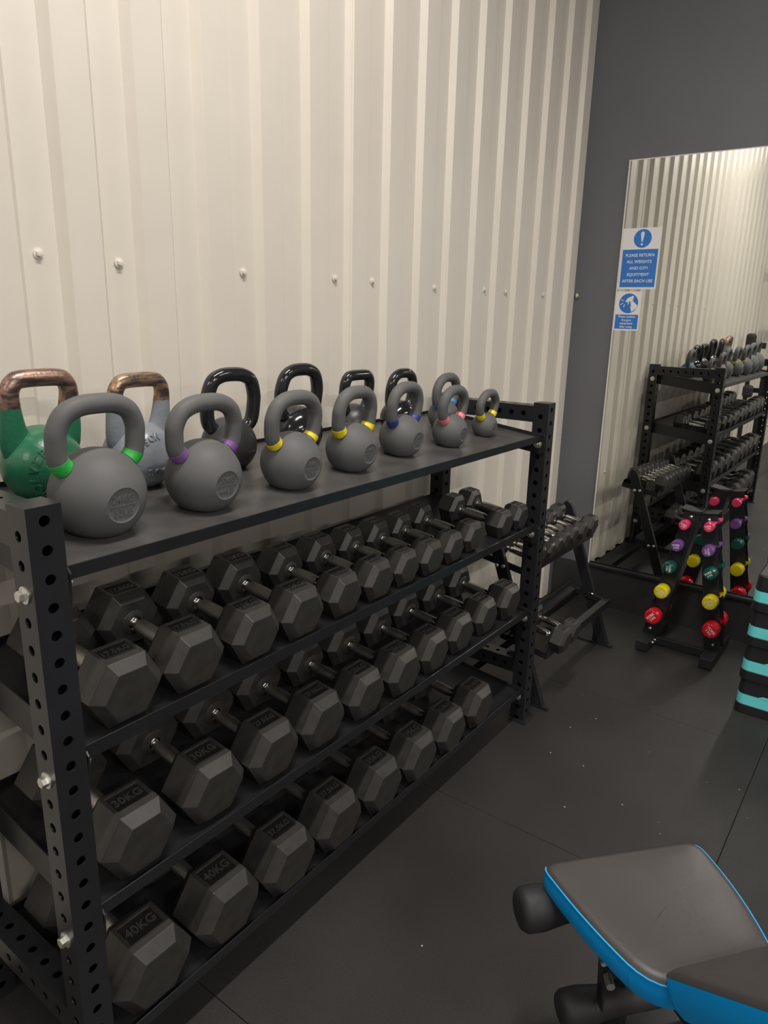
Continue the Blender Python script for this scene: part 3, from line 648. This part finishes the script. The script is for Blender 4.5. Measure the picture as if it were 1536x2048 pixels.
def vinyl(y, z, cn, kg, r, side):
    hl = .092; Lh = .040 + r * .70
    t = thing('vinyl_dumbbell', '%s vinyl dumbbell on the %s column of the stand' % (cn, 'left' if side > 0 else 'right'), 'dumbbell', (XF - Lh - .004, y, z), group='coloured vinyl dumbbells on the upright stand')
    key = (cn,)
    if key not in _vh:
        b = MB(); Rn = r
        b.lathe([(0, Rn * .78), (.0015, Rn * .86), (.006, Rn * .96), (.012, Rn), (Lh - .012, Rn), (Lh - .004, Rn * .92), (Lh, Rn * .7)], 'x', 12)
        hd = b.mesh('head', VIN[cn], 60)
        h = MB(); n = 8; h.lathe([(-.004, .012), (0, .0125)] + [(hl * i / n, .0125 + .0025 * math.sin(PI * i / n)) for i in range(1, n)] + [(hl, .0125), (hl + .004, .012)], 'x', 16)
        _vh[key] = (hd, h.mesh('handle', VIN[cn], 60))
    hd, hn = _vh[key]
    rx = random.uniform(0, .7)
    a = obj('head', hd, t, bevel=.003); a.rotation_euler = (rx, 0, 0)
    c = obj('head', hd, t, bevel=.003); c.rotation_euler = (rx, 0, PI); c.location = (2 * Lh + hl, 0, 0)
    obj('handle', hn, t, loc=(Lh, 0, 0))
    ang = {('red', 1): -.9, ('red', -1): .75, ('green', 1): 1.5, ('purple', -1): 1.3}.get((cn, side), random.uniform(-.8, .4))
    for j, (tx, s) in enumerate((('YORK', .46), (kg + ' KG', .38))):
        o = obj('lettering', text_mesh(tx, r * s, .0002, M_WHITE, .02), a)
        Mx = Matrix(((0, 0, -1, 0), (-1, 0, 0, 0), (0, 1, 0, 0), (0, 0, 0, 1)))
        o.matrix_local = Matrix.Rotation(-rx + ang, 4, 'X') @ Matrix.Translation((-.0003, 0, r * (.20 if j == 0 else -.22))) @ Mx
for v in VL: vinyl(v[0], v[1], *v[2:], 1)
for v in VR: vinyl(v[0], v[1], *v[2:], -1)

# ------------------------------------------------------------------ stacked aerobic steps
def step(i):
    t = thing('aerobic_step', ['bottom black and teal aerobic step of the stack', 'second aerobic step from the floor, black and teal', 'third aerobic step from the floor, black and teal', 'top black and teal aerobic step of the stack'][i], 'aerobic step', (2.6, -.668, .1555 * i), group='stacked aerobic steps')
    h = .155; L, W = .98, .40
    def shell(z0, z1, in0, in1, nm, m, pr=.0, bev=.006):
        b = MB(); r = .035; n = 5
        def outl(ins, z):
            pts = []
            for cx, cy, a0 in ((r, -r, 90), (r, -L + r, 180), (W - r, -L + r, 270), (W - r, -r, 0)):
                for k in range(n + 1):
                    a = math.radians(a0 + 90 * k / n); pts.append((cx + (r - ins) * math.cos(a), cy + (r - ins) * math.sin(a), z))
            return pts
        A, B = outl(in0, z0), outl(in1, z1); q = len(A)
        b.add(A + B, [tuple(range(q))[::-1], tuple(range(q, 2 * q))] + [(k, (k + 1) % q, (k + 1) % q + q, k + q) for k in range(q)])
        return b.build(nm, m, t, smooth=35, bevel=bev)
    shell(0, .042, 0, .0015, 'base', M_STEP, bev=.003)
    shell(.0421, .086, .0028, .0045, 'teal_band', M_TEAL, bev=0)
    shell(.0861, h, .0045, .010, 'platform', M_STEP)
    # raised section of the band at the hand recess, front end
    b = MB(); b.prism([(0, -.085, .086), (0, -.105, .097), (0, -.60, .097), (0, -.62, .086)], (.0046, 0, 0), (.0066, 0, 0)); b.prism([(0, -.085, .086), (0, -.105, .097), (0, -.60, .097), (0, -.62, .086)], (.0032, 0, 0), (.0046, 0, 0)); b.build('band_rise', M_TEAL, t)
for i in range(4): step(i)

# ------------------------------------------------------------------ weight bench, bottom right
bn = thing('weight_bench', 'adjustable weight bench with black pads and bright blue sides', 'bench', (0, 0, 0))
ZS = .5; BTH = 39
A_, B_, D_, Cc = Vector((.707, -.612)), Vector((.990, -.856)), Vector((.553, -.905)), Vector((.740, -1.068))
def pad(name, mtx, outline, th, top_m, side_m, dome=.002, pipes=()):
    """outline: list of 2D points; top sheet slightly domed with rounded edge, coloured side wall, piping"""
    n = len(outline); cx = sum(p[0] for p in outline) / n; cy = sum(p[1] for p in outline) / n
    def rg(s, z): return [(cx + (p[0] - cx) * s, cy + (p[1] - cy) * s, z) for p in outline]
    b = MB(); rings = [rg(1, 0), rg(.985, .004), rg(.955, .0085), rg(.9, .011), rg(.6, .011 + dome), rg(.25, .011 + dome * 1.3)]
    for r in rings: b.add(r, [])
    b.v.append((cx, cy, .011 + dome * 1.35)); q = len(b.v) - 1
    b.f += [(i * n + k, i * n + (k + 1) % n, (i + 1) * n + (k + 1) % n, (i + 1) * n + k) for i in range(len(rings) - 1) for k in range(n)] + [((len(rings) - 1) * n + k, (len(rings) - 1) * n + (k + 1) % n, q) for k in range(n)]
    o = b.build(name, top_m, bn, smooth=60); o.matrix_world = mtx
    b = MB(); rings = [rg(1.0, -.0005), rg(1.012, -th * .35), rg(1.005, -th * .75), rg(.965, -th)]
    for r in rings: b.add(r, [])
    b.f += [(i * n + k, i * n + (k + 1) % n, (i + 1) * n + (k + 1) % n, (i + 1) * n + k) for i in range(len(rings) - 1) for k in range(n)] + [tuple(range((len(rings) - 1) * n, len(rings) * n))[::-1], tuple(range(n))]
    b.build('side_cover', side_m, o, smooth=60)
    for (i0, i1) in pipes:
        b = MB(); pp = [Vector(p) for p in rg(1.003, 0)][i0:i1]; b.tube(pp, .0018, 8, sq=(0, 0, 1)); b.build('piping', M_PIPE, o, smooth=60)
    return o
def rounded(corners, radii, n=6):
    out = []; m = len(corners)
    for i, c in enumerate(corners):
        c = Vector(c); p = Vector(corners[i - 1]); q = Vector(corners[(i + 1) % m]); r = radii[i]
        a = c + (p - c).normalized() * r; d = c + (q - c).normalized() * r
        for k in range(n + 1):
            t = k / n; out.append(tuple(a * (1 - t) ** 2 + c * 2 * t * (1 - t) + d * t * t))
    return out
mid = lambda a, b_, s, o: a + (b_ - a) * s + Vector(o)
seat_out = rounded([A_, mid(A_, D_, .5, (-.012, .006)), D_, Cc, mid(Cc, B_, .5, (.018, -.012)), B_], [.028, .1, .075, .03, .1, .035])
pad('seat_pad', Matrix.Translation((0, 0, ZS - .011)), seat_out, .055, M_LEATH, M_CYAN, pipes=((3, 21), (26, 39)))
hd_ = Vector((-.613, -.79, 0)).normalized(); th_ = math.radians(BTH)
ux = Vector((.79, -.61, 0)); ux = (ux - hd_ * ux.dot(hd_)).normalized()
uy = (hd_ * math.cos(th_) + Vector((0, 0, 1)) * math.sin(th_)).normalized(); uz = ux.cross(uy).normalized(); 
if uz.z < 0: uz = -uz
o_ = Vector((.577, -.897, ZS + .006))
MBk = Matrix(((ux.x, uy.x, uz.x, o_.x), (ux.y, uy.y, uz.y, o_.y), (ux.z, uy.z, uz.z, o_.z), (0, 0, 0, 1)))
back_out = rounded([(.0, .0), (.235, 0), (.262, .72), (-.027, .72)], [.03, .03, .05, .05])
pad('backrest_pad', MBk, back_out if True else back_out, .062, M_LEATH, M_CYAN)
dAB = Vector((.76, -.65, 0)).normalized()
def roller(c, L, r, nm):
    b = MB(); c = Vector(c); e = c + dAB * L
    prof = [(0, .55), (.004, .85), (.014, 1.0), (.05, 1.02), (.10, .86), (.15, .82)] 
    pth = [c + dAB * t for t, s in prof] + [c + dAB * (L - t) for t, s in prof[::-1]]
    b.tube(pth, [r * s for t, s in prof] + [r * s for t, s in prof[::-1]], 24, sq=(0, 0, 1))
    return b.build(nm, M_FOAM, bn, smooth=50)
roller((.655, -.590, .398), .42, .046, 'foam_roller'); roller((.690, -.690, .165), .44, .040, 'foam_roller')
b = MB(); b.tube([(.665, -.610, .398), (.665 + .76 * .42, -.610 - .65 * .42, .398)], .012, 12, sq=(0, 0, 1)); b.build('roller_bar', M_FIN, bn)
def beam(p0, p1, a, c, nm, m=M_FIN):
    p0, p1 = Vector(p0), Vector(p1); t = (p1 - p0).normalized(); u = t.cross(Vector((0, 0, 1)))
    if u.length < 1e-3: u = Vector((1, 0, 0))
    u.normalize(); v = u.cross(t); b = MB(); pts = [p0 + u * a * i + v * c * j for i, j in ((-1, -1), (1, -1), (1, 1), (-1, 1))]
    b.prism(pts, (0, 0, 0), p1 - p0); return b.build(nm, m, bn, bevel=.003)
cB = Vector((.845, -.745, 0))
beam(cB + Vector((0, 0, .42)), cB + hd_ * .55 + Vector((0, 0, .40)), .025, .025, 'main_beam')
beam(cB + hd_ * .03 + Vector((0, 0, .43)), cB + hd_ * .03 + Vector((0, 0, .03)), .025, .025, 'front_leg')
beam(cB + hd_ * .03 - dAB * .20 + Vector((0, 0, .025)), cB + hd_ * .03 + dAB * .20 + Vector((0, 0, .025)), .025, .025, 'front_foot')
beam(cB + hd_ * .55 + Vector((0, 0, .41)), cB + hd_ * 1.0 + Vector((0, 0, .03)), .025, .025, 'rear_leg')
beam(cB + hd_ * 1.0 - dAB * .22 + Vector((0, 0, .025)), cB + hd_ * 1.0 + dAB * .22 + Vector((0, 0, .025)), .025, .025, 'rear_foot')
beam((.748, -.742, .455), (.722, -.765, .20), .003, .016, 'side_bracket')
beam((.722, -.765, .300), (.84, -.86, .330), .016, .016, 'link_tube')
bb = MB(); bb.tube([(.700, -.768, .335), (.726, -.752, .335)], .006, 10, sq=(0, 0, 1)); bb.build('bolt', M_ZINC, bn, smooth=50); bb = MB(); bb.tube([(.690, -.790, .300), (.712, -.775, .300)], .009, 12, sq=(0, 0, 1)); bb.build('bolt', M_ZINC, bn, smooth=50)
beam(cB + hd_ * .20 + Vector((0, 0, .36)), cB + hd_ * .32 + Vector((0, 0, .36)), .03, .02, 'hinge_block')

# ------------------------------------------------------------------ equipment behind the viewer, seen only in the mirror
ex = thing('training_station', 'black padded training station seen only in the mirror', 'machine', (-1.0, 0, 0))
def pbox(nm, x0, x1, y0, y1, z0, z1, m, bev=.02):
    b = MB(); b.box(x0, x1, y0, y1, z0, z1); return b.build(nm, m, ex, bevel=bev)
pbox('upper_pad', -.10, -.03, .38, .475, 1.26, 1.50, M_FOAM, .028); pbox('lower_pad', -.10, -.0, .335, .43, .85, .98, M_FOAM, .028)
pbox('upright', -.14, -.10, .23, .29, 0, 1.10, M_FIN, .003); pbox('crossmember', -.14, -.10, .29, .42, 1.35, 1.41, M_FIN, .003); pbox('crossmember', -.14, -.10, .29, .40, .90, .95, M_FIN, .003); pbox('upright', -.14, -.10, .39, .43, .0, 1.40, M_FIN, .003)
pbox('base', -.40, .10, .23, .29, 0, .05, M_FIN, .003)
pr_ = thing('power_rack', 'tall black power rack with pale pegs seen only in the mirror', 'rack', (-1.0, 0, 0))
up2 = perf_tube(2.3, .06, .06, .05, .05).mesh('upright', M_FIN)
for (x, y) in ((-.75, .10), (-.75, -1.1), (-1.9, .10), (-1.9, -1.1)): obj('upright', up2, pr_, loc=(x, y, 0))
b = MB(); b.box(-.75, -.69, -1.04, .10, 2.2, 2.26); b.box(-1.9, -1.84, -1.04, .10, 2.2, 2.26); b.box(-1.84, -.75, .10, .16, 2.2, 2.26); b.box(-1.84, -.75, -1.1, -1.04, 2.2, 2.26); b.build('top_frame', M_FIN, pr_)
for z in (1.40, .95, .5):
    b = MB(); b.tube([(-.73, .158, z), (-.73, .30, z)], .013, 14, sq=(0, 0, 1)); b.tube([(-.73, -.14, z), (-.73, .10, z)], .013, 14, sq=(0, 0, 1)); b.build('plate_peg', M_PALE, pr_, smooth=50)
